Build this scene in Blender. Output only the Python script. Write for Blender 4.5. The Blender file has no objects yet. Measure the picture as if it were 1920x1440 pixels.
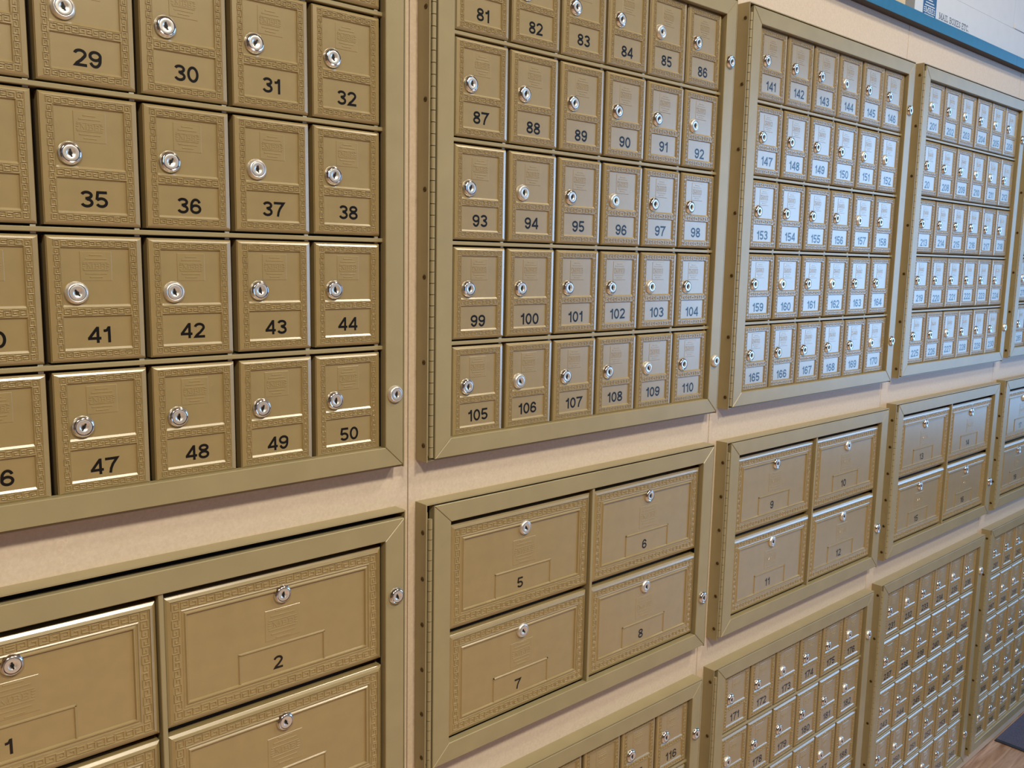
import bpy, math, random
from mathutils import Matrix, Vector
random.seed(7)
scene = bpy.context.scene
col = scene.collection

# ---------------------------------------------------------------- camera
# world: x runs along the mailbox wall, z is up, frame faces lie on y = 0, the room is on the -y side
cam_data = bpy.data.cameras.new('camera')
cam = bpy.data.objects.new('camera', cam_data)
col.objects.link(cam)
cam_data.sensor_fit = 'HORIZONTAL'
cam_data.sensor_width = 36.0
cam_data.lens = 1670.517 / 1920.0 * 36.0
cam_data.clip_start = 0.02
RIGHT = (0.74176153, -0.67037694, 0.0196112)
UP = (0.07921267, 0.11660942, 0.99001394)
FWD = (0.66596936, 0.73280079, -0.13959873)
cam.matrix_world = Matrix(((RIGHT[0], UP[0], -FWD[0], -0.01727),
                           (RIGHT[1], UP[1], -FWD[1], -0.83523),
                           (RIGHT[2], UP[2], -FWD[2], 0.26290),
                           (0, 0, 0, 1)))
scene.camera = cam

# ---------------------------------------------------------------- light and exposure
scene.view_settings.view_transform = 'Standard'
scene.view_settings.look = 'None'
scene.view_settings.gamma = 1.0
scene.view_settings.use_curve_mapping = False
scene.view_settings.exposure = 0.07
scene.cycles.use_denoising = True
scene.cycles.max_bounces = 4
scene.cycles.use_adaptive_sampling = True
scene.cycles.adaptive_threshold = 0.02
scene.cycles.caustics_reflective = False
scene.cycles.caustics_refractive = False

world = bpy.data.worlds.new('World')
scene.world = world
world.use_nodes = True
world.node_tree.nodes['Background'].inputs[0].default_value = (0.62, 0.78, 1.0, 1)
world.node_tree.nodes['Background'].inputs[1].default_value = 0.15

FLOOR = -1.122          # floor height
CEIL = 1.90             # ceiling height
WALL = 0.022            # face of the fibreboard wall
XL, XR, YF = -2.6, 5.6, -4.2

WARM = (1.0, 0.94, 0.79)
LAMPS = [((-0.70, -2.00), 52.0, 'behind the viewer at the near end of the mailbox wall'),
         ((0.75, -1.88), 50.0, 'added as front fill, opposite the picture centre'),  # added lamp: lights the fronts while leaving casing sides darker
         ((1.85, -1.16), 23.0, 'closest to the mailbox wall')]
# daylight through the glazing in the far right wall: a shop window and, beside it, a weaker pane added to dim the glare near the wall
for name, y0, y1, power in (('window_daylight', -3.65, -1.55, 92.0), ('dim_pane_daylight', -1.50, -0.66, 15.0)):
    win = bpy.data.lights.new(name, 'AREA')
    win.shape = 'RECTANGLE'
    win.size, win.size_y = y1 - y0, 2.06
    win.energy = power
    win.color = (0.24, 0.54, 1.0)
    win_o = bpy.data.objects.new(name, win)
    col.objects.link(win_o)
    win_o.location = (XR + 0.02, (y0 + y1) / 2, 0.38)
    win_o.rotation_euler = (math.radians(90), 0, math.radians(90))   # shines towards -x


# ---------------------------------------------------------------- materials
def lin(c):
    return tuple(((v / 255) / 12.92 if v / 255 <= 0.04045 else ((v / 255 + 0.055) / 1.055) ** 2.4) for v in c) + (1,)


def mat(name, rgb, rough=0.5, metal=0.0, spec=0.5, noise=None, bump=None, coat=0.0):
    m = bpy.data.materials.new(name)
    m.use_nodes = True
    nt = m.node_tree
    b = nt.nodes['Principled BSDF']
    b.inputs['Base Color'].default_value = lin(rgb)
    b.inputs['Roughness'].default_value = rough
    b.inputs['Metallic'].default_value = metal
    b.inputs['Specular IOR Level'].default_value = spec
    b.inputs['Coat Weight'].default_value = coat
    if spec > 0.85: b.inputs['IOR'].default_value = 1.75
    if noise or bump:
        tc = nt.nodes.new('ShaderNodeTexCoord')
    if noise:
        scale, amt = noise
        n = nt.nodes.new('ShaderNodeTexNoise')
        n.inputs['Scale'].default_value = scale
        n.inputs['Detail'].default_value = 5
        nt.links.new(tc.outputs['Object'], n.inputs['Vector'])
        r = nt.nodes.new('ShaderNodeValToRGB')
        r.color_ramp.elements[0].position = 0.3
        r.color_ramp.elements[1].position = 0.7
        lo = tuple(max(0, v * (1 - amt)) for v in lin(rgb)[:3]) + (1,)
        hi = tuple(min(1, v * (1 + amt)) for v in lin(rgb)[:3]) + (1,)
        r.color_ramp.elements[0].color = lo
        r.color_ramp.elements[1].color = hi
        nt.links.new(n.outputs['Fac'], r.inputs[0])
        nt.links.new(r.outputs[0], b.inputs['Base Color'])
    if bump:
        scale, strength, dist = bump
        n = nt.nodes.new('ShaderNodeTexNoise')
        n.inputs['Scale'].default_value = scale
        n.inputs['Detail'].default_value = 2
        nt.links.new(tc.outputs['Object'], n.inputs['Vector'])
        bp = nt.nodes.new('ShaderNodeBump')
        bp.inputs['Strength'].default_value = strength
        bp.inputs['Distance'].default_value = dist
        nt.links.new(n.outputs['Fac'], bp.inputs['Height'])
        nt.links.new(bp.outputs[0], b.inputs['Normal'])
    return m


GOLD = mat('gold_paint', (160, 138, 92), 0.30, 0.08, 1.0, noise=(55, 0.05), bump=(900, 0.12, 0.0002))
GOLD_FRAME = mat('gold_frame_paint', (160, 145, 108), 0.36, 0.08, 0.55, noise=(25, 0.05), bump=(700, 0.10, 0.0002))
CHROME = mat('chrome', (235, 235, 238), 0.13, 1.0)
SATIN = mat('satin_nickel', (236, 230, 222), 0.36, 0.75, noise=(900, 0.06))
BLACK = mat('keyhole_black', (8, 7, 6), 0.6)
VINYL = mat('black_vinyl', (20, 19, 20), 0.28, 0.0, 0.5)
PIN = mat('pin_metal', (188, 180, 164), 0.5, 0.6)
DARK = mat('interior_shade_and_subfloor', (38, 28, 16), 0.8)  # compartment shade put into the colour; also used under the planks
SCREW = mat('screw_head', (88, 70, 42), 0.4, 0.6)
LEDGE = mat('blue_laminate', (46, 112, 152), 0.35, 0.0, 0.5, noise=(60, 0.06))
LEDGE_UNDER = mat('ledge_core', (70, 62, 58), 0.7)
CARTON = mat('white_carton', (212, 214, 220), 0.6, noise=(30, 0.02))
CARTON_TAN = mat('tan_carton', (214, 188, 150), 0.75, noise=(30, 0.04))
BROWN = mat('gap_shade_brown', (96, 58, 30), 0.75, noise=(30, 0.06))  # shade between the cartons put into the colour
INK_BLUE = mat('blue_ink', (46, 92, 140), 0.55)
INK_GREY = mat('grey_ink', (92, 96, 112), 0.6)
INK_WHITE = mat('unprinted_white', (222, 222, 222), 0.6)
PAINT = mat('wall_paint', (104, 76, 48), 0.8)
CEILM = mat('ceiling_paint', (168, 150, 124), 0.9)
MAT_BLUE = mat('mat_fibre', (82, 82, 104), 0.75, noise=(400, 0.35), bump=(700, 0.5, 0.002))
RUBBER = mat('mat_rubber', (48, 48, 58), 0.6)
WFRAME = mat('window_frame', (70, 72, 76), 0.4, 0.6)


def fibreboard():
    m = mat('fibreboard', (196, 158, 124), 0.50, 0.0, 0.5)
    nt = m.node_tree
    b = nt.nodes['Principled BSDF']
    tc = nt.nodes.new('ShaderNodeTexCoord')
    n = nt.nodes.new('ShaderNodeTexNoise')
    n.inputs['Scale'].default_value = 260
    n.inputs['Detail'].default_value = 6
    n.inputs['Roughness'].default_value = 0.75
    nt.links.new(tc.outputs['Object'], n.inputs['Vector'])
    r = nt.nodes.new('ShaderNodeValToRGB')
    r.color_ramp.elements[0].position = 0.25
    r.color_ramp.elements[1].position = 0.75
    r.color_ramp.elements[0].color = lin((203, 181, 155))
    r.color_ramp.elements[1].color = lin((222, 203, 178))
    nt.links.new(n.outputs['Fac'], r.inputs[0])
    # pale stray fibres: thin, warped voronoi edges, masked so only a few show
    w = nt.nodes.new('ShaderNodeTexNoise')
    w.inputs['Scale'].default_value = 35
    nt.links.new(tc.outputs['Object'], w.inputs['Vector'])
    mx = nt.nodes.new('ShaderNodeMixRGB')
    mx.inputs[0].default_value = 0.04
    nt.links.new(tc.outputs['Object'], mx.inputs[1])
    nt.links.new(w.outputs['Color'], mx.inputs[2])
    v = nt.nodes.new('ShaderNodeTexVoronoi')
    v.feature = 'DISTANCE_TO_EDGE'
    v.inputs['Scale'].default_value = 48
    nt.links.new(mx.outputs[0], v.inputs['Vector'])
    lt = nt.nodes.new('ShaderNodeMath'); lt.operation = 'LESS_THAN'; lt.inputs[1].default_value = 0.011
    nt.links.new(v.outputs['Distance'], lt.inputs[0])
    k = nt.nodes.new('ShaderNodeTexNoise')
    k.inputs['Scale'].default_value = 60
    nt.links.new(tc.outputs['Object'], k.inputs['Vector'])
    gt = nt.nodes.new('ShaderNodeMath'); gt.operation = 'GREATER_THAN'; gt.inputs[1].default_value = 0.60
    nt.links.new(k.outputs['Fac'], gt.inputs[0])
    mu = nt.nodes.new('ShaderNodeMath'); mu.operation = 'MULTIPLY'
    nt.links.new(lt.outputs[0], mu.inputs[0]); nt.links.new(gt.outputs[0], mu.inputs[1])
    mul = nt.nodes.new('ShaderNodeMath'); mul.operation = 'MULTIPLY'; mul.inputs[1].default_value = 0.55
    nt.links.new(mu.outputs[0], mul.inputs[0])
    mix = nt.nodes.new('ShaderNodeMixRGB')
    nt.links.new(mul.outputs[0], mix.inputs[0])
    nt.links.new(r.outputs[0], mix.inputs[1])
    mix.inputs[2].default_value = lin((232, 206, 176))
    nt.links.new(mix.outputs[0], b.inputs['Base Color'])
    return m


def floor_wood():
    m = mat('laminate_wood', (170, 124, 84), 0.32, 0.0, 0.6)
    nt = m.node_tree
    b = nt.nodes['Principled BSDF']
    tc = nt.nodes.new('ShaderNodeTexCoord')
    oi = nt.nodes.new('ShaderNodeObjectInfo')
    mp = nt.nodes.new('ShaderNodeMapping')
    mp.inputs['Scale'].default_value = (3.0, 34.0, 1.0)
    ad = nt.nodes.new('ShaderNodeVectorMath'); ad.operation = 'ADD'
    nt.links.new(tc.outputs['Object'], ad.inputs[0])
    nt.links.new(oi.outputs['Random'], ad.inputs[1])
    nt.links.new(ad.outputs[0], mp.inputs['Vector'])
    n = nt.nodes.new('ShaderNodeTexNoise')
    n.inputs['Scale'].default_value = 2.0
    n.inputs['Detail'].default_value = 6
    n.inputs['Distortion'].default_value = 1.2
    nt.links.new(mp.outputs[0], n.inputs['Vector'])
    r = nt.nodes.new('ShaderNodeValToRGB')
    r.color_ramp.elements[0].position = 0.3
    r.color_ramp.elements[1].position = 0.7
    r.color_ramp.elements[0].color = lin((146, 108, 82))
    r.color_ramp.elements[1].color = lin((198, 164, 140))
    nt.links.new(n.outputs['Fac'], r.inputs[0])
    nt.links.new(r.outputs[0], b.inputs['Base Color'])
    return m


MDF = fibreboard()
WOOD = floor_wood()


# ---------------------------------------------------------------- mesh helpers
class MB:
    """collects faces; heights h are measured towards the room (-y)"""

    def __init__(self):
        self.v, self.f, self.m = [], [], []

    def face(self, pts, mi=0):
        i = len(self.v)
        self.v += pts
        self.f.append(tuple(range(i, i + len(pts))))
        self.m.append(mi)

    def box(self, x0, x1, y0, y1, z0, z1, mi=0):
        i = len(self.v)
        self.v += [(x0, y0, z0), (x1, y0, z0), (x1, y1, z0), (x0, y1, z0),
                   (x0, y0, z1), (x1, y0, z1), (x1, y1, z1), (x0, y1, z1)]
        for q in ((0, 3, 2, 1), (4, 5, 6, 7), (0, 1, 5, 4), (1, 2, 6, 5), (2, 3, 7, 6), (3, 0, 4, 7)):
            self.f.append(tuple(i + k for k in q)); self.m.append(mi)

    def frustum(self, lo, hi, h0, h1, mi=0, cap=True):
        """ring of side faces from polygon lo at height h0 to polygon hi at height h1 (counter-clockwise in x,z)"""
        n = len(lo)
        i = len(self.v)
        self.v += [(x, -h0, z) for x, z in lo] + [(x, -h1, z) for x, z in hi]
        for k in range(n):
            j = (k + 1) % n
            self.f.append((i + k, i + j, i + n + j, i + n + k)); self.m.append(mi)
        if cap:
            self.f.append(tuple(i + n + k for k in range(n))); self.m.append(mi)

    def plateau(self, x0, x1, z0, z1, h0, h1, inset, mi=0):
        if x1 < x0: x0, x1 = x1, x0
        if z1 < z0: z0, z1 = z1, z0
        g = inset
        self.frustum([(x0, z0), (x1, z0), (x1, z1), (x0, z1)],
                     [(x0 + g, z0 + g), (x1 - g, z0 + g), (x1 - g, z1 - g), (x0 + g, z1 - g)], h0, h1, mi)

    def bar(self, p, q, width, h0, h1, inset, mi=0):
        d = Vector((q[0] - p[0], q[1] - p[1]))
        if d.length < 1e-9: return
        d.normalize()
        n = Vector((-d.y, d.x))
        def rect(g):
            hw = width / 2 - g
            a = Vector(p) - d * (width / 2 - g); b = Vector(q) + d * (width / 2 - g)
            return [tuple(a - n * hw), tuple(b - n * hw), tuple(b + n * hw), tuple(a + n * hw)]
        self.frustum(rect(0), rect(inset), h0, h1, mi)

    def prism(self, poly, yf, yb, bevel, mi=0):
        """convex polygon (ccw in x,z) extruded from yb to yf with a small front bevel"""
        ins = inset_poly(poly, bevel)
        self.frustum(poly, poly, -yb, -(yf + bevel), mi, cap=False)
        self.frustum(poly, ins, -(yf + bevel), -yf, mi)
        self.face([(x, yb, z) for x, z in reversed(poly)], mi)

    def lathe(self, prof, seg, cx=0, cz=0, mis=None, mi=0):
        """profile of (radius, height) turned about the y axis through (cx, cz)"""
        i = len(self.v)
        for r, h in prof:
            for k in range(seg):
                a = 2 * math.pi * k / seg
                self.v.append((cx + r * math.cos(a), -h, cz + r * math.sin(a)))
        for j in range(len(prof) - 1):
            for k in range(seg):
                k2 = (k + 1) % seg
                self.f.append((i + j * seg + k, i + j * seg + k2, i + (j + 1) * seg + k2, i + (j + 1) * seg + k))
                self.m.append(mis[j] if mis else mi)
        self.f.append(tuple(i + (len(prof) - 1) * seg + k for k in range(seg)))
        self.m.append(mis[-1] if mis else mi)

    def mesh(self, name, mats, smooth=False):
        me = bpy.data.meshes.new(name)
        me.from_pydata(self.v, [], self.f)
        for m in mats: me.materials.append(m)
        if len(mats) > 1:
            me.polygons.foreach_set('material_index', self.m)
        if smooth:
            me.polygons.foreach_set('use_smooth', [True] * len(me.polygons))
            try:
                me.set_sharp_from_angle(angle=math.radians(35))
            except Exception:
                pass
        me.update()
        return me


def inset_poly(poly, g):
    n = len(poly)
    out = []
    for k in range(n):
        p0, p1, p2 = Vector(poly[k - 1]), Vector(poly[k]), Vector(poly[(k + 1) % n])
        d1 = (p1 - p0).normalized(); d2 = (p2 - p1).normalized()
        n1 = Vector((-d1.y, d1.x)); n2 = Vector((-d2.y, d2.x))
        s = n1 + n2
        out.append(tuple(p1 + s * (g / max(0.2, 1 + n1.dot(n2)))))
    return out


def obj(name, me, parent=None, loc=(0, 0, 0), rot=None):
    o = bpy.data.objects.new(name, me)
    col.objects.link(o)
    o.location = loc
    if rot: o.rotation_euler = rot
    if parent: o.parent = parent
    return o


def tag(o, label=None, category=None, group=None, kind=None):
    if label: o['label'] = label
    if category: o['category'] = category
    if group: o['group'] = group
    if kind: o['kind'] = kind
    return o


# ---------------------------------------------------------------- room shell
def simple(name, boxes, m, parent=None, kind=None, loc=(0, 0, 0)):
    b = MB()
    for q in boxes: b.box(*q)
    o = obj(name, b.mesh(name, [m]), parent, loc)
    if kind: o['kind'] = kind
    return o


LEDGE_Z0, LEDGE_Z1 = 0.7410, 0.7635
SEAMS = [XL, -0.635, -0.020, 0.5955, 1.2055, 1.8180, 2.4370, 3.0500, 3.6700, 4.6, XR]
wall = simple('wall_back', [(XL, XR, 0.036, 0.060, FLOOR, LEDGE_Z0)], PAINT, kind='structure')
for a, b_ in zip(SEAMS[:-1], SEAMS[1:]):
    mb = MB()
    mb.prism([(a + 0.0006, FLOOR + 0.002), (b_ - 0.0006, FLOOR + 0.002), (b_ - 0.0006, LEDGE_Z0), (a + 0.0006, LEDGE_Z0)],
             WALL, 0.036, 0.0005)
    obj('wall_panel', mb.mesh('wall_panel', [MDF]), wall)
simple('wall_rear', [(XL, XR, 0.62, 0.70, FLOOR, CEIL)], PAINT, kind='structure')
simple('wall_left', [(XL - 0.1, XL, YF, 0.62, FLOOR, CEIL)], PAINT, kind='structure')
simple('wall_front', [(XL, XR, YF - 0.1, YF, FLOOR, CEIL)], PAINT, kind='structure')
simple('wall_right', [(XR, XR + 0.1, -0.62, 0.62, FLOOR, CEIL), (XR, XR + 0.1, YF, -3.68, FLOOR, CEIL),
                      (XR, XR + 0.1, -3.68, -0.62, FLOOR, -0.66), (XR, XR + 0.1, -3.68, -0.62, 1.42, CEIL)], PAINT, kind='structure')
simple('window_1', [(XR - 0.02, XR + 0.01, y - 0.025, y + 0.025, -0.66, 1.42) for y in (-3.65, -2.60, -1.525, -0.65)]
       + [(XR - 0.02, XR + 0.01, -3.68, -0.62, z - 0.025, z + 0.025) for z in (-0.635, 1.395)], WFRAME, kind='structure')
simple('ceiling', [(XL, XR, YF, 0.62, CEIL, CEIL + 0.05)], CEILM, kind='structure')
floor = simple('floor', [(XL, XR, YF, 0.62, FLOOR - 0.05, FLOOR - 0.009)], DARK, kind='structure')
PLW, PLL = 0.128, 1.22
mb = MB()
mb.box(0.0006, PLL - 0.0006, -PLW + 0.0006, -0.0006, -0.009, 0.0)
plank = mb.mesh('floor_plank', [WOOD])
row = 0
y = 0.036
while y > YF:
    x = XL - 1.2 + (row * 0.43) % PLL
    while x < XR:
        if x + PLL > XL:
            obj('floor_plank', plank, floor, (x, y, FLOOR))
        x += PLL
    y -= PLW
    row += 1

# ceiling lamps
for (lx, ly), power, where in LAMPS:
    e = tag(obj('ceiling_light', None, None, (lx, ly, CEIL)),
            'round white ceiling light ' + where,
            'ceiling light', 'ceiling lights')
    mb = MB()
    n = 32
    for k in range(n):
        a0, a1 = 2 * math.pi * k / n, 2 * math.pi * (k + 1) / n
        ring = [(0.215, 0.0), (0.215, -0.03), (0.195, -0.04), (0.185, -0.03), (0.185, 0.0)]
        for (r0, z0), (r1, z1) in zip(ring[:-1], ring[1:]):
            mb.face([(r0 * math.cos(a0), r0 * math.sin(a0), z0), (r0 * math.cos(a1), r0 * math.sin(a1), z0),
                     (r1 * math.cos(a1), r1 * math.sin(a1), z1), (r1 * math.cos(a0), r1 * math.sin(a0), z1)])
    obj('trim_ring', mb.mesh('trim_ring', [CEILM]), e)
    mb = MB()
    mb.face([(0.185 * math.cos(-2 * math.pi * k / n), 0.185 * math.sin(-2 * math.pi * k / n), -0.012) for k in range(n)])
    obj('diffuser', mb.mesh('diffuser', [CARTON]), e)
    ld = bpy.data.lights.new('lamp', 'AREA')
    ld.shape = 'DISK'
    ld.size = 0.36
    ld.energy = power
    ld.color = WARM
    lo = bpy.data.objects.new('lamp', ld)
    col.objects.link(lo)
    lo.parent = e
    lo.location = (0, 0, -0.02)


# ---------------------------------------------------------------- meander relief and logo
def meander(mb, origin, along, inward, length, count, band, h0, h1, rib, inset):
    """Greek key strip: `along` runs along the strip, `inward` towards the middle of the door"""
    ox, oz = origin
    ax, az = along
    ix, iz = inward
    pitch = length / count
    us = pitch / 5.0
    ut = (band - rib) / 4.0
    def P(s, t): return (ox + ax * s + ix * t, oz + az * s + iz * t)
    def rect(s0, s1, t0, t1, lift):       # overlapping strokes differ a hair in height, so none are coplanar
        a = P(s0 - rib / 2, t0 - rib / 2); b = P(s1 + rib / 2, t1 + rib / 2)
        mb.plateau(a[0], b[0], a[1], b[1], h0, h1 + lift, inset)
    for k in range(count):
        right = k >= count / 2
        flip = (k % 2 == 1) != right
        base = k * pitch + rib * 0.5 + (pitch - 4 * us) / 2 - rib / 2
        def S(s): return base + (4 - s if right else s) * us
        def T(t): return rib / 2 + (4 - t if flip else t) * ut
        for q, (s0, s1, t0, t1) in enumerate(((0, 4.9, 4, 4), (0, 0, 1, 4), (0, 3.6, 0.6, 0.6), (3.6, 3.6, 0.6, 2.5), (1.9, 3.6, 2.4, 2.4))):
            sa, sb = sorted((S(s0), S(s1))); ta, tb = sorted((T(t0), T(t1)))
            rect(sa, sb, ta, tb, (q + 5 * (k % 2)) * 7e-6)


def corner_key(mb, x, z, sx, sz, band, h0, h1, rib, inset):
    """square spiral filling the corner of the key border"""
    b = band
    lift = [h1]
    def R(a0, a1, c0, c1):
        lift[0] += 7e-6
        mb.plateau(x + sx * a0, x + sx * a1, z + sz * c0, z + sz * c1, h0, lift[0], inset)
    R(0, b, 0, rib); R(0, rib, 0, b); R(b - rib, b, 0, b * .8); R(b * .32, b, b * .8, b * .8 + rib)
    R(b * .34, b * .34 + rib, b * .34, b * .8); R(b * .34, b * .66, b * .34, b * .34 + rib)


def logo(mb, x0, z0, w, h, hb, lift, inset):
    """square plate with a disc of lines and the letters MBE, all raised"""
    t = hb + lift
    mb.plateau(x0, x0 + w, z0, z0 + h, hb, t, inset * 1.4)
    cx, cz = x0 + w / 2, z0 + h / 2
    r = w * 0.42
    rib = h * 0.046
    for dz in (0.81, 0.55, 0.29, -0.29, -0.55, -0.81):
        half = r * math.sqrt(max(0.05, 1 - (dz * 1.08) ** 2))
        mb.plateau(cx - half, cx + half, cz + dz * r * 1.05 - rib / 2, cz + dz * r * 1.05 + rib / 2, t, t + lift, inset * .8)
    lh = h * 0.16
    for dz in (-0.5, 0, 0.5):
        for s in (-1, 1):
            mb.plateau(cx + s * r * 0.80, cx + s * r * 1.0, cz + dz * lh - rib * .45, cz + dz * lh + rib * .45, t, t + lift, inset * .8)
    letters(mb, 'MBE', cx - r * 0.68, cz - lh / 2, lh, r * 1.36, rib * 0.8, t, t + lift * .8, inset * .6)


GLYPH = {   # serif capitals as strokes on a 1 x 1 box
    'M': (1.25, [((.12, 0), (.12, 1)), ((.12, 1), (.5, .1)), ((.5, .1), (.88, 1)), ((.88, 0), (.88, 1)), ((0, 0), (.24, 0)), ((.76, 0), (1, 0)), ((0, 1), (.2, 1)), ((.8, 1), (1, 1))]),
    'B': (.85, [((.2, 0), (.2, 1)), ((.05, 1), (.7, 1)), ((.7, 1), (.85, .78)), ((.85, .78), (.7, .53)), ((.2, .53), (.75, .53)), ((.75, .53), (.95, .27)), ((.95, .27), (.75, 0)), ((.05, 0), (.75, 0))]),
    'E': (.8, [((.2, 0), (.2, 1)), ((.05, 1), (.9, 1)), ((.9, 1), (.9, .82)), ((.2, .52), (.7, .52)), ((.05, 0), (.95, 0)), ((.95, 0), (.95, .2))]),
    'A': (1.0, [((.12, 0), (.5, 1)), ((.5, 1), (.88, 0)), ((.25, .35), (.75, .35)), ((0, 0), (.25, 0)), ((.75, 0), (1, 0))]),
    'I': (.45, [((.5, 0), (.5, 1)), ((.1, 0), (.9, 0)), ((.1, 1), (.9, 1))]),
    'L': (.75, [((.2, 0), (.2, 1)), ((.05, 0), (.9, 0)), ((.9, 0), (.9, .25)), ((.05, 1), (.4, 1))]),
    'O': (1.0, [((.5 + .45 * math.cos(a), .5 + .5 * math.sin(a)), (.5 + .45 * math.cos(a + .5236), .5 + .5 * math.sin(a + .5236))) for a in [k * .5236 for k in range(12)]]),
    'X': (.95, [((.1, 0), (.9, 1)), ((.1, 1), (.9, 0)), ((0, 0), (.25, 0)), ((.75, 0), (1, 0)), ((0, 1), (.25, 1)), ((.75, 1), (1, 1))]),
    'S': (.75, [((.9, .85), (.55, 1)), ((.55, 1), (.15, .8)), ((.15, .8), (.3, .57)), ((.3, .57), (.75, .43)), ((.75, .43), (.88, .2)), ((.88, .2), (.5, 0)), ((.5, 0), (.1, .15))]),
    'T': (.85, [((.5, 0), (.5, 1)), ((.05, 1), (.95, 1)), ((.05, 1), (.05, .8)), ((.95, 1), (.95, .8)), ((.3, 0), (.7, 0))]),
    'C': (.95, [((.93, .78), (.7, .97)), ((.7, .97), (.4, .97)), ((.4, .97), (.1, .7)), ((.1, .7), (.1, .3)), ((.1, .3), (.4, .03)), ((.4, .03), (.7, .03)), ((.7, .03), (.93, .22))]),
    '.': (.3, [((.45, .02), (.55, .02))]),
    ' ': (.3, []),
}


def letters(mb, text, x, z, height, width, stroke, h0, h1, inset, mi=0):
    total = sum(GLYPH[c][0] for c in text) + 0.18 * (len(text) - 1)
    s = width / total
    for c in text:
        gw, strokes = GLYPH[c]
        lift = 0.0
        for (a, b), (c2, d) in strokes:
            mb.bar((x + a * gw * s, z + b * height), (x + c2 * gw * s, z + d * height), stroke, h0, h1 + lift, inset, mi)
            lift += 6e-6
        x += (gw + 0.18) * s


# ---------------------------------------------------------------- doors
SW, SH = 0.0810, 0.1111           # small door
LW, LH = 0.2531, 0.1368           # large door
S_PANEL_H, L_PANEL_H = 0.0002, 0.0004


def door_shell(mb, w, h, bx, bz, crest, ledge_w, hf, side=.5, back=-0.0115):
    """sides, bevelled rim (bx wide at the sides, bz at top and bottom) and crest; leaves the face inside open"""
    def R(gx, gz): return [(gx, gz), (w - gx, gz), (w - gx, h - gz), (gx, h - gz)]
    e = 0.0004
    mb.frustum(R(0, 0), R(0, 0), back, -e, cap=False)
    mb.frustum(R(0, 0), R(e, e), -e, 0.0, cap=False)
    mb.frustum(R(e, e), R(bx * side, bz * .5), 0.0, crest * .57, cap=False)     # sides rise steeply, then flatten
    mb.frustum(R(bx * side, bz * .5), R(bx, bz), crest * .57, crest, cap=False)
    mb.frustum(R(bx, bz), R(bx + ledge_w, bz + ledge_w), crest, hf, cap=False)


def quad(mb, x0, x1, z0, z1, h):
    mb.face([(x0, -h, z0), (x1, -h, z0), (x1, -h, z1), (x0, -h, z1)])


def small_door():
    mb = MB()
    w, h = SW, SH
    hf, crest = 0.0014, 0.0020
    bx, bz, lw = 0.0048, 0.0034, 0.0005
    ix, iz = bx + lw, bz + lw
    door_shell(mb, w, h, bx, bz, crest, lw, hf, 0.16)
    ax, az = 0.0116, 0.0102         # panel insets
    m0, m1 = 0.0406, 0.0486         # middle key strip
    hp = S_PANEL_H
    quad(mb, ix, ax, iz, h - iz, hf); quad(mb, w - ax, w - ix, iz, h - iz, hf)
    quad(mb, ax, w - ax, iz, az, hf); quad(mb, ax, w - ax, m0, m1, hf); quad(mb, ax, w - ax, h - az, h - iz, hf)
    for z0, z1 in ((az, m0), (m1, h - az)):
        o = [(ax, z0), (w - ax, z0), (w - ax, z1), (ax, z1)]
        gx, gb, gt = 0.0006, 0.0019, 0.0008            # wide sill below, narrow edges elsewhere
        n = [(ax + gx, z0 + gb), (w - ax - gx, z0 + gb), (w - ax - gx, z1 - gt), (ax + gx, z1 - gt)]
        mb.frustum(o, n, hf, hp)
        r, ht = 0.0007, hf + 0.0004                     # rim line around each panel
        mb.plateau(ax - r, w - ax + r, z0 - r, z0, hf, ht + 2e-5, .00022); mb.plateau(ax - r, w - ax + r, z1, z1 + r, hf, ht + 2e-5, .00022)
        mb.plateau(ax - r, ax, z0, z1, hf, ht, .00022); mb.plateau(w - ax, w - ax + r, z0, z1, hf, ht, .00022)
    rib, ht, ins = 0.00080, hf + 0.00068, 0.00026
    band = az - 0.0007 - iz - 0.0005
    ox, oz = ix + 0.0002, iz + 0.0002
    L, V = w - 2 * ax, h - 2 * az
    meander(mb, (ax, oz), (1, 0), (0, 1), L, 10, band, hf, ht, rib, ins)
    meander(mb, (ax, h - oz), (1, 0), (0, -1), L, 10, band, hf, ht, rib, ins)
    meander(mb, (ax, m0 + 0.0011), (1, 0), (0, 1), L, 10, m1 - m0 - 0.0022, hf, ht, rib, ins)
    meander(mb, (ox, az), (0, 1), (1, 0), V, 16, band, hf, ht, rib, ins)
    meander(mb, (w - ox, az), (0, 1), (-1, 0), V, 16, band, hf, ht, rib, ins)
    for x, z, sx, sz in ((ox, oz, 1, 1), (w - ox, oz, -1, 1), (ox, h - oz, 1, -1), (w - ox, h - oz, -1, -1)):
        corner_key(mb, x, z, sx, sz, band, hf, ht, rib, ins)
    logo(mb, 0.0270, 0.0715, 0.0270, 0.0262, hp, 0.00034, 0.00030)
    return mb.mesh('small_door', [GOLD])


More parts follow.
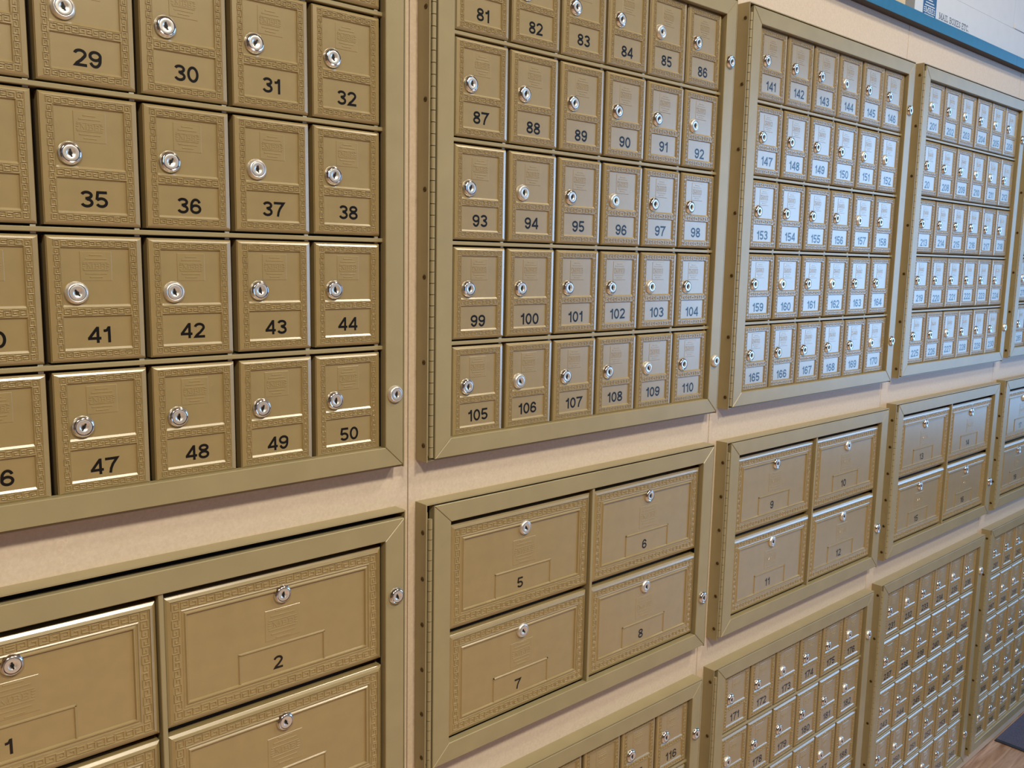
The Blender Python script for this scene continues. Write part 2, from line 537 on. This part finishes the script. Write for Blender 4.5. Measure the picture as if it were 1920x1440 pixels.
def large_door():
    mb = MB()
    w, h = LW, LH
    hf, crest = 0.0016, 0.0030
    bev, lw = 0.0058, 0.0006
    i = bev + lw
    door_shell(mb, w, h, bev, bev, crest, lw, hf)
    band = 0.0086
    k1 = i + 0.0004 + band + 0.0010
    p = 0.0228                      # panel inset
    hp = L_PANEL_H
    def R(g): return [(g, g), (w - g, g), (w - g, h - g), (g, h - g)]
    mb.frustum(R(i), R(k1), hf, hf, cap=False)
    mb.frustum(R(k1), R(k1 + .0012), hf, hf + .0007, cap=False)
    mb.frustum(R(k1 + .0012), R(k1 + .0018), hf + .0007, hf - .0004, cap=False)
    mb.frustum(R(k1 + .0018), R(p - .0034), hf - .0004, hf - .0004, cap=False)
    mb.frustum(R(p - .0034), R(p - .0022), hf - .0004, hf + .0010, cap=False)
    mb.frustum(R(p - .0022), R(p - .0010), hf + .0010, hf + .0010, cap=False)
    mb.frustum(R(p - .0010), R(p), hf + .0010, hp)
    rib, ht, ins = 0.00120, hf + 0.00080, 0.00040
    o = i + 0.0003
    c = o + band + 0.0006
    L, V = w - 2 * c, h - 2 * c
    half = L / 2 - 0.0045
    for z, s in ((o, 1), (h - o, -1)):
        meander(mb, (c, z), (1, 0), (0, s), half, 12, band, hf, ht, rib, ins)
        meander(mb, (w - c, z), (-1, 0), (0, s), half, 12, band, hf, ht, rib, ins)
        for t in (0.22, 0.5, 0.78):   # plain lines at the centre of the strip
            zz = z + s * band * t
            mb.plateau(w / 2 - .0036, w / 2 + .0036, zz - rib / 2, zz + rib / 2, hf, ht, ins)
    meander(mb, (o, c), (0, 1), (1, 0), V, 12, band, hf, ht, rib, ins)
    meander(mb, (w - o, c), (0, 1), (-1, 0), V, 12, band, hf, ht, rib, ins)
    for x, z, sx, sz in ((o, o, 1, 1), (w - o, o, -1, 1), (o, h - o, 1, -1), (w - o, h - o, -1, -1)):
        corner_key(mb, x, z, sx, sz, band, hf, ht, rib, ins)
    # raised border of the number plate
    x0, x1, z1 = 0.0755, 0.1785, 0.0560
    r, ht2 = 0.0030, hp + 0.0013
    mb.plateau(x0, x1, z1 - r, z1, hp, ht2, .0010)
    mb.plateau(x0, x0 + r, p - .0025, z1, hp, ht2, .0010)
    mb.plateau(x1 - r, x1, p - .0025, z1, hp, ht2, .0010)
    logo(mb, 0.1065, 0.0605, 0.0415, 0.0345, hp, 0.00035, 0.0003)
    return mb.mesh('large_door', [GOLD])


# ---------------------------------------------------------------- locks
def lock_mesh(name, ring_mat, plug_mat, turn, s=1.0):
    mb = MB()
    prof = [(10.1, 0.0), (10.1, 1.2), (9.7, 2.0), (8.9, 3.4), (8.3, 4.1), (7.7, 4.35), (7.25, 4.2), (7.1, 3.7), (6.95, 3.7),
            (6.8, 4.25), (6.5, 4.35), (3.9, 4.35), (3.5, 4.15), (1.6, 3.2)]
    mis = [0, 0, 0, 0, 0, 0, 2, 2, 2, 1, 1, 1, 1, 2]
    mb.lathe([(r * .001 * s, h * .001 * s) for r, h in prof], 28, mis=mis)
    # key slot with its ward notch
    ct, st = math.cos(turn), math.sin(turn)
    def rot(p): return (p[0] * ct - p[1] * st, p[0] * st + p[1] * ct)
    for poly in ([(-.75, -3.4), (.45, -3.4), (.45, -.3), (-.75, .3)], [(-.4, -.6), (1.0, -.6), (1.0, 3.6), (-.4, 3.6)], [(-1.5, -1.2), (-.6, -1.2), (-.6, 1.2), (-1.5, 1.2)]):
        q = [tuple(v * .001 * s for v in rot(p)) for p in poly]
        mb.frustum(q, q, .0030 * s, .00437 * s, 2)
    return mb.mesh(name, [ring_mat, plug_mat, BLACK], smooth=True)


LOCKS = [lock_mesh('lock', CHROME, SATIN, 0.0), lock_mesh('lock', CHROME, SATIN, 0.25), lock_mesh('lock', SATIN, SATIN, 0.4),
         lock_mesh('lock', CHROME, SATIN, 0.05), lock_mesh('lock', CHROME, SATIN, -0.2)]
SMALL_DOOR, LARGE_DOOR = small_door(), large_door()

mb = MB()
mb.box(-.0022, .0022, -.0004, .0016, -.0011, .0011)
me_pin = mb.mesh('hinge_pin', [PIN])
mb = MB()
mb.lathe([(.0030, -.0005), (.0030, .0004), (.0022, .0010), (.0010, .0010), (.0008, .0003)], 12)
me_screw = mb.mesh('screw', [SCREW])


# ---------------------------------------------------------------- numerals (flat vinyl)
def arc(cx, cy, rx, ry, a0, a1, n=12):
    return [(cx + rx * math.cos(math.radians(a0 + (a1 - a0) * k / n)), cy + ry * math.sin(math.radians(a0 + (a1 - a0) * k / n))) for k in range(n + 1)]


T = 0.170        # stroke, as a share of the digit height
H2 = T / 2
def digit_paths(c):
    """centre lines of each numeral inside a 0.72 x 1 box"""
    w = 0.75
    l, r, m = H2, w - H2, w / 2
    if c == '0': return w, [arc(m, .5, m - H2, .5 - H2, 90, 450, 28)]
    if c == '1': return 0.52, [[(.38, 0), (.38, 1)], [(.05, .735), (.20, .745), (.30, .80), (.345, .93)]]
    if c == '2': return w, [arc(m, .70, m - H2, .30 - H2, 172, -35, 16) + [(.42, .36), (.20, .19), (.12, H2), (w, H2)]]
    if c == '3': return w, [arc(m, .735, m - H2 - .02, .265 - H2, 165, -90, 16), arc(m, .29, m - H2, .29 - H2, 90, -165, 18), [(m - .08, .545), (m + .02, .545)]]
    if c == '4': return .78, [[(.585, 0), (.585, 1)], [(.0, .285), (.78, .285)], [(.075, .30), (.56, .93)]]
    if c == '5': return w, [[(w - .04, 1 - H2), (.17, 1 - H2), (.10, .47)] , [(.11, .50)] + arc(m - .01, .32, m - H2, .32 - H2, 130, -155, 18)]
    if c == '6': return w, [arc(m, .315, m - H2, .315 - H2, 90, 450, 24), arc(m + .01, .52, m - H2, .48 - H2, 28, 185, 14) + [(l, .33)]]
    if c == '7': return w, [[(0, 1 - H2), (w - .02, 1 - H2), (.46, .55), (.35, .30), (.29, 0)]]
    if c == '8': return w, [arc(m, .745, m - H2 - .03, .255 - H2, 90, 450, 22), arc(m, .285, m - H2, .285 - H2, 90, 450, 24)]
    if c == '9': return w, [[(w - x, 1 - y) for x, y in p] for p in digit_paths('6')[1]]


def ribbon(mb, path, t, ox, oz, s, h):
    closed = (Vector(path[0]) - Vector(path[-1])).length < 1e-6
    n = len(path)
    left, right = [], []
    for k in range(n):
        p = Vector(path[k])
        pa = Vector(path[k - 1]) if k > 0 else (Vector(path[-2]) if closed else None)
        pb = Vector(path[k + 1]) if k < n - 1 else (Vector(path[1]) if closed else None)
        d1 = (p - pa).normalized() if pa else (pb - p).normalized()
        d2 = (pb - p).normalized() if pb else d1
        n1, n2 = Vector((-d1.y, d1.x)), Vector((-d2.y, d2.x))
        off = (n1 + n2) * (t / 2 / max(0.35, 1 + n1.dot(n2)))
        left.append(p + off); right.append(p - off)
    for k in range(n - 1):
        q = [right[k], right[k + 1], left[k + 1], left[k]]
        mb.face([(ox + v.x * s, -h, oz + v.y * s) for v in q])


def number_mesh(text, height=0.0146):
    mb = MB()
    gap = 0.10
    ws = [digit_paths(c)[0] for c in text]
    total = sum(ws) + gap * (len(text) - 1)
    sx = height
    x = -total * sx / 2
    for c, w in zip(text, ws):
        for k, p in enumerate(digit_paths(c)[1]):
            ribbon(mb, p, T, x, -height / 2, sx, 0.00010 + 0.00002 * k)
        x += (w + gap) * sx
    return mb.mesh('number_decal', [VINYL])


# ---------------------------------------------------------------- mailbox units
P = 0.62
FW = 0.5729
UH, MH = 0.6373, 0.3417
Z_UP, Z_MID, Z_LOW = 0.0249, -0.3784, -0.4382 - UH
UPX, UPZ, UX0, UZ0 = 0.0866, 0.1200, 0.0312, 0.0218
MPX, MPZ, MX0, MZ0 = 0.2616, 0.1453, 0.0299, 0.0284
Y_DOOR = 0.0082                   # plane of the door edges, just behind the frame faces


def frame_rail_meshes(W, H, bs, bt, bb):
    g = 0.00022
    x0, x1, z0, z1 = 0, W, 0, H
    polys = [[(x0 + g, z1), (x0 + bs + g, z1 - bt), (x1 - bs - g, z1 - bt), (x1 - g, z1)],
             [(x0 + g, z0), (x1 - g, z0), (x1 - bs - g, z0 + bb), (x0 + bs + g, z0 + bb)],
             [(x0, z0 + g), (x0 + bs, z0 + bb + g), (x0 + bs, z1 - bt - g), (x0, z1 - g)],
             [(x1, z0 + g), (x1, z1 - g), (x1 - bs, z1 - bt - g), (x1 - bs, z0 + bb + g)]]
    out = []
    for p in polys:
        a = sum(p[k][0] * p[(k + 1) % 4][1] - p[(k + 1) % 4][0] * p[k][1] for k in range(4))
        if a < 0: p = p[::-1]
        mb = MB(); mb.prism(p, 0.0, 0.0105, 0.0007)
        out.append(mb.mesh('frame_rail', [GOLD_FRAME]))
    return out


def casing_mesh(W, H, top_gap):
    t = 0.0014
    xl, xr = -0.0125, W + 0.0022
    zb, zt = -0.0026, H + top_gap + t
    mb = MB()
    mb.box(xl, xl + t, 0.0, WALL, zb, zt)                   # hinge side
    mb.box(xr - t, xr, 0.0006, WALL, zb, zt)                # lock side
    mb.box(xl + t, xr - t, 0.0, WALL, zt - t, zt)           # top
    mb.box(xl + t, xr - t, 0.0040, WALL, zb, zb + t)        # bottom
    mb.box(xl + t, -0.0012, 0.0150, 0.0160, zb + t, zt - t)  # hinge leaf
    return mb.mesh('casing', [GOLD_FRAME])


KN = 0.0130
mb = MB()
for k in range(10):
    a0, a1 = 2 * math.pi * k / 10, 2 * math.pi * (k + 1) / 10
    r = 0.0029
    p = [(r * math.cos(a0), r * math.sin(a0)), (r * math.cos(a1), r * math.sin(a1))]
    mb.face([(p[0][0], p[0][1], 0.0004), (p[1][0], p[1][1], 0.0004), (p[1][0], p[1][1], KN - 0.0004), (p[0][0], p[0][1], KN - 0.0004)])
for z, sgn in ((0.0004, -1), (KN - 0.0004, 1)):
    mb.face([(0.0029 * math.cos(2 * math.pi * sgn * k / 10), 0.0029 * math.sin(2 * math.pi * sgn * k / 10), z) for k in range(10)])
KNUCKLE = mb.mesh('knuckle', [GOLD_FRAME], smooth=True)


def hinge_mesh(n, z0):
    mb = MB()
    for j in range(n):
        for f in KNUCKLE.polygons:
            mb.face([(v.co.x - .0056, v.co.y + .0014, v.co.z + z0 + j * KN) for v in (KNUCKLE.vertices[i] for i in f.vertices)])
    return mb.mesh('hinge', [GOLD_FRAME], smooth=True)


SHARED = {}
def shared(key, fn):
    if key not in SHARED: SHARED[key] = fn()
    return SHARED[key]


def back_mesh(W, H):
    mb = MB(); mb.box(-0.010, W, 0.0192, 0.0205, 0.0, H)  # dark sheet painted as the unlit depth of the compartments
    return mb.mesh('shade_backing', [DARK])


def bars_small():
    out = []
    for r in range(1, 5):
        z = UZ0 + r * UPZ - (UPZ - SH) / 2
        mb = MB()
        mb.prism([(0.0215, z - .0022), (FW - 0.0215, z - .0022), (FW - 0.0215, z + .0022), (0.0215, z + .0022)], 0.0064, 0.0190, 0.0006)
        out.append(mb.mesh('shelf_bar', [GOLD_FRAME]))
    return out


def mullion():
    x = MX0 + MPX - (MPX - LW) / 2
    mb = MB()
    mb.prism([(x - .0025, .0235), (x + .0025, .0235), (x + .0025, MH - .0225), (x - .0025, MH - .0225)], 0.0022, 0.0190, 0.0006)
    return mb.mesh('mullion', [GOLD_FRAME])


def add_door(unit, kind, c, r, number):
    big = kind == 'M'
    if big:
        x, z, dm = MX0 + c * MPX, MZ0 + r * MPZ, LARGE_DOOR
    else:
        x, z, dm = UX0 + c * UPX, UZ0 + r * UPZ, SMALL_DOOR
    j = lambda a: random.uniform(-a, a)
    d = obj('mailbox_door', dm, unit, (x, Y_DOOR + j(.0003), z + j(.0004)), (j(.004), 0, j(.004)))
    d['label'] = '%s gold mailbox door numbered %d' % ('wide' if big else 'small upright', number)
    if big: lx, lz, ph = LW / 2 + .0005, LH - 0.0265, L_PANEL_H
    else: lx, lz, ph = 0.0230, SH - 0.0500, S_PANEL_H
    obj('lock', random.choice(LOCKS), d, (lx, -ph, lz), (0, random.choice((0, 0, 0.2, -0.3)), 0))
    text = '20' if number == 207 else str(number)        # the 7 of box 207 has fallen off
    if big: nx, nz = LW / 2 - .0055, 0.0345
    else: nx, nz = SW / 2 + j(.0012), 0.0228 + j(.0012)
    if number == 207: nx -= .006
    obj('number_decal', number_mesh(text), d, (nx, -ph, nz), (0, j(.02), 0))
    return d


def build_unit(m, kind, first, dx, dz, label, locks, knuckles=None, top_gap=0.0016, pins=False, screws=True):
    H = MH if kind == 'M' else UH
    zb = {'U': Z_UP, 'M': Z_MID, 'L': Z_LOW}[kind]
    u = obj('mailbox_unit', None, None, ((m - 1) * P + dx, 0, zb + dz))
    tag(u, label, 'mailbox unit', 'mailbox units on the wall')
    k2 = 'M' if kind == 'M' else 'U'
    obj('casing', shared(('casing', k2, top_gap), lambda: casing_mesh(FW, H, top_gap)), u)
    obj('shade_backing', shared(('back', k2), lambda: back_mesh(FW, H)), u)
    bs, bt, bb = (0.0262, 0.0240, 0.0251) if kind == 'M' else (0.0241, 0.0240, 0.0228)
    for me in shared(('rails', k2), lambda: frame_rail_meshes(FW, H, bs, bt, bb)):
        obj('frame_rail', me, u)
    if kind == 'M': obj('mullion', shared('mullion', mullion), u)
    else:
        for me in shared('bars', bars_small): obj('shelf_bar', me, u)
    n = int((H - 0.012) / KN)
    z0 = 0.002
    if knuckles == 'each':
        h = obj('hinge', shared(('leaf', k2), lambda: leaf_mesh(H)), u)
        for j in range(n): obj('knuckle', KNUCKLE, h, (-0.0056, 0.0014, z0 + j * KN))
    else:
        obj('hinge', shared(('hinge', k2), lambda: hinge_mesh(n, z0)), u)
    if screws:
        ns = 6
        sp = 0.1 if kind != 'M' else 0.0585
        for j in range(ns if kind == 'M' else 7):
            zz = 0.017 + j * sp
            if zz < H - 0.008:
                obj('screw', me_screw, u, (-0.0125, 0.0068, zz), (0, 0, -math.pi / 2))
    for zz in locks:
        obj('master_lock', random.choice(LOCKS), u, (FW - 0.0118, 0, zz), (0, random.uniform(-.4, .4), 0))
    if kind == 'M':
        for r in (1, 0):
            for c in (0, 1): add_door(u, kind, c, r, first + (1 - r) * 2 + c)
    else:
        for r in range(4, -1, -1):
            for c in range(6):
                d = add_door(u, kind, c, r, first + (4 - r) * 6 + c)
                if pins:
                    for z in (-.0018, SH + .0018):
                        obj('hinge_pin', me_pin, d, (SW - .0030, .0015, z), (0 if z > 0 else 0, 0, 0))
    return u


def leaf_mesh(H):
    mb = MB(); mb.box(-0.0098, -0.0012, 0.0120, 0.0130, 0.002, H - 0.010)
    return mb.mesh('hinge', [GOLD_FRAME])


UL = [0.0842, 0.5455]
build_unit(1, 'U', 21, 0.0, -.0024, 'nearest upper gold mailbox unit, small doors numbered 21 to 50, at the top left', UL, pins=True, screws=False)
build_unit(1, 'M', 1, .0019, -.0052, 'nearest gold mailbox unit of four wide doors numbered 1 to 4, at the bottom left', [0.2488], top_gap=0.0075, screws=False)
build_unit(2, 'U', 81, -.0006, -.0026, 'second upper gold mailbox unit, small doors 81 to 110, at top centre', UL, knuckles='each', pins=True)
build_unit(2, 'M', 5, -.0008, .0007, 'gold mailbox unit of four wide doors 5 to 8, at the bottom centre', [0.0870], knuckles='each', top_gap=0.0024)
build_unit(2, 'L', 111, -.0004, -.0039, 'lower gold mailbox unit cut off by the bottom edge, showing door 116', [0.0842, 0.5455])
build_unit(3, 'U', 141, -.0020, .0001, 'third upper gold mailbox unit with bluish glare, small doors numbered 141 to 170', UL, pins=True)
build_unit(3, 'M', 9, .0015, -.0004, 'gold unit of wide mailbox doors 9 to 12 with glinting bevels, right of centre', [0.0870])
build_unit(3, 'L', 171, -.0011, .0003, 'lower gold mailbox unit starting with door 171, under the wide doors 11 and 12', [0.0842, 0.5455])
build_unit(4, 'U', 201, .0008, .0050, 'fourth upper gold mailbox unit, small doors 201 to 230, under the carton', UL)
build_unit(4, 'M', 13, .0012, .0049, 'greyish lit unit of wide mailbox doors 13 to 16, small in the distance', [0.0870])
build_unit(4, 'L', 231, -.0003, .0035, 'lower gold mailbox unit starting with door 231, between two other lower units', [0.0842, 0.5455])
build_unit(5, 'U', 261, .0040, .0105, 'upper gold mailbox unit at the right edge, mostly cut off', UL)
build_unit(5, 'M', 17, .0020, .0080, 'farthest gold mailbox unit with wide doors 17 and 19, cut by the right edge', [0.0870])
build_unit(5, 'L', 291, -.0010, .0085, 'farthest lower gold mailbox unit, standing above the wood floor and dark mat', [0.0842, 0.5455])


# ---------------------------------------------------------------- ledge, cartons, mat
def ledge(x0, x1, label):
    e = tag(obj('shelf_ledge', None, None, (x0, 0.003, LEDGE_Z0)), label, 'shelf', 'blue ledge sections')
    L = x1 - x0
    mb = MB(); mb.box(0, L, 0.0012, 0.50, 0.0, 0.0213)
    obj('board', mb.mesh('board', [LEDGE_UNDER]), e)
    mb = MB()
    mb.box(0.0003, L - 0.0003, 0.0, 0.0012, 0.0002, 0.0225)
    mb.box(0.0003, L - 0.0003, 0.0012, 0.50, 0.0213, 0.0225)
    obj('laminate', mb.mesh('laminate', [LEDGE]), e)


ledge(XL, 2.348, 'long blue laminate ledge running above the mailbox doors 81 to 230')
ledge(2.348, XR, 'blue laminate ledge section past the joint at the right edge')

BX0, BX1, BY = 1.894, 2.78, 0.050
e = tag(obj('cardboard_box', None, None, (BX0, BY, LEDGE_Z1)), 'white carton printed with a blue logo standing on the blue ledge', 'box')
mb = MB()
cz = 0.0860                                     # fold line above the ledge
mb.box(0.0, BX1 - BX0, 0.0, 0.34, 0.0, cz)
mb.box(0.002, 0.546, 0.0016, 0.338, cz + 0.0016, 0.30)
mb.box(0.004, 0.70, 0.006, 0.336, cz, cz + 0.0030)
obj('body', mb.mesh('body', [CARTON]), e)
mb = MB(); mb.box(0.549, BX1 - BX0 - 0.002, 0.0024, 0.336, cz + 0.004, 0.30)
obj('flap', mb.mesh('flap', [CARTON]), e)
mb = MB()
mb.frustum([(0.550, cz + .001), (0.70, cz + .002), (0.70, cz + .0105), (0.62, cz + .009), (0.552, cz + .0115)],
           [(0.551, cz + .002), (0.699, cz + .003), (0.699, cz + .0095), (0.62, cz + .008), (0.553, cz + .0105)], -0.0024, 0.0008)
obj('tape', mb.mesh('tape', [CARTON]), e)
# printed logo square: 64 x 70 mm, blue with lines left white, and the name beside it
lx0, lz0, lw, lh = 0.0385, 0.0075, 0.0640, 0.0700
mb = MB()
quad(mb, lx0, lx0 + lw, lz0, lz0 + lh, 0.00008)
obj('logo_print', mb.mesh('logo_print', [INK_BLUE]), e)
mb = MB()
cx, czz, rr = lx0 + lw / 2, lz0 + 0.0300, 0.026
for dz in (.021, .0152, .0094, -.0094, -.0152, -.021):
    half = math.sqrt(max(0.00001, rr * rr - (dz * 1.08) ** 2))
    quad(mb, cx - half, cx + half, czz + dz - .0010, czz + dz + .0010, 0.00014)
for s in (-1, 1):
    for dz in (-.004, 0, .004):
        quad(mb, *sorted((cx + s * .0215, cx + s * .027)), czz + dz - .0009, czz + dz + .0009, 0.00014)
letters(mb, 'MBE', cx - .019, czz - .0048, .0098, .038, .0016, 0.00010, 0.00016, 0.0)
obj('logo_lines', mb.mesh('logo_lines', [INK_WHITE]), e)
mb = MB()
letters(mb, 'MAIL BOXES ETC.', 0.1195, 0.0315, 0.0115, 0.1600, 0.0019, 0.00004, 0.00010, 0.0)
obj('name_print', mb.mesh('name_print', [INK_GREY]), e)

e = tag(obj('cardboard_box', None, None, (1.40, 0.052, LEDGE_Z1)), 'pale tan carton on the blue ledge left of the white carton', 'box')
mb = MB(); mb.box(0, 0.455, 0, 0.30, 0, 0.22)
obj('body', mb.mesh('body', [CARTON_TAN]), e)
mb = MB(); mb.box(0.02, 0.435, 0.0, 0.30, 0.2206, 0.2240)
obj('flap', mb.mesh('flap', [CARTON_TAN]), e)
e = tag(obj('cardboard_box', None, None, (1.858, 0.085, LEDGE_Z1)), 'dark brown block coloured as the shade in the gap beside the white carton', 'box')
mb = MB(); mb.box(0, 0.033, 0, 0.25, 0, 0.20)  # block added where the gap lies in shade
obj('body', mb.mesh('body', [BROWN]), e)
mb = MB(); mb.box(0, 0.033, 0.02, 0.23, 0.2004, 0.2034)
obj('flap', mb.mesh('flap', [BROWN]), e)

e = tag(obj('floor_mat', None, None, (2.712, 0.016, FLOOR)), 'dark blue grey entrance mat on the wood floor against the wall', 'mat')
mb = MB()
mb.box(0.012, 1.20, -0.90, 0.0, 0.0, 0.004)
obj('pile', mb.mesh('pile', [MAT_BLUE]), e)
mb = MB()
mb.box(0.0, 0.012, -0.912, 0.0, 0.0, 0.0035)
mb.box(0.012, 1.212, -0.912, -0.90, 0.0, 0.0035)
obj('border', mb.mesh('border', [RUBBER]), e)
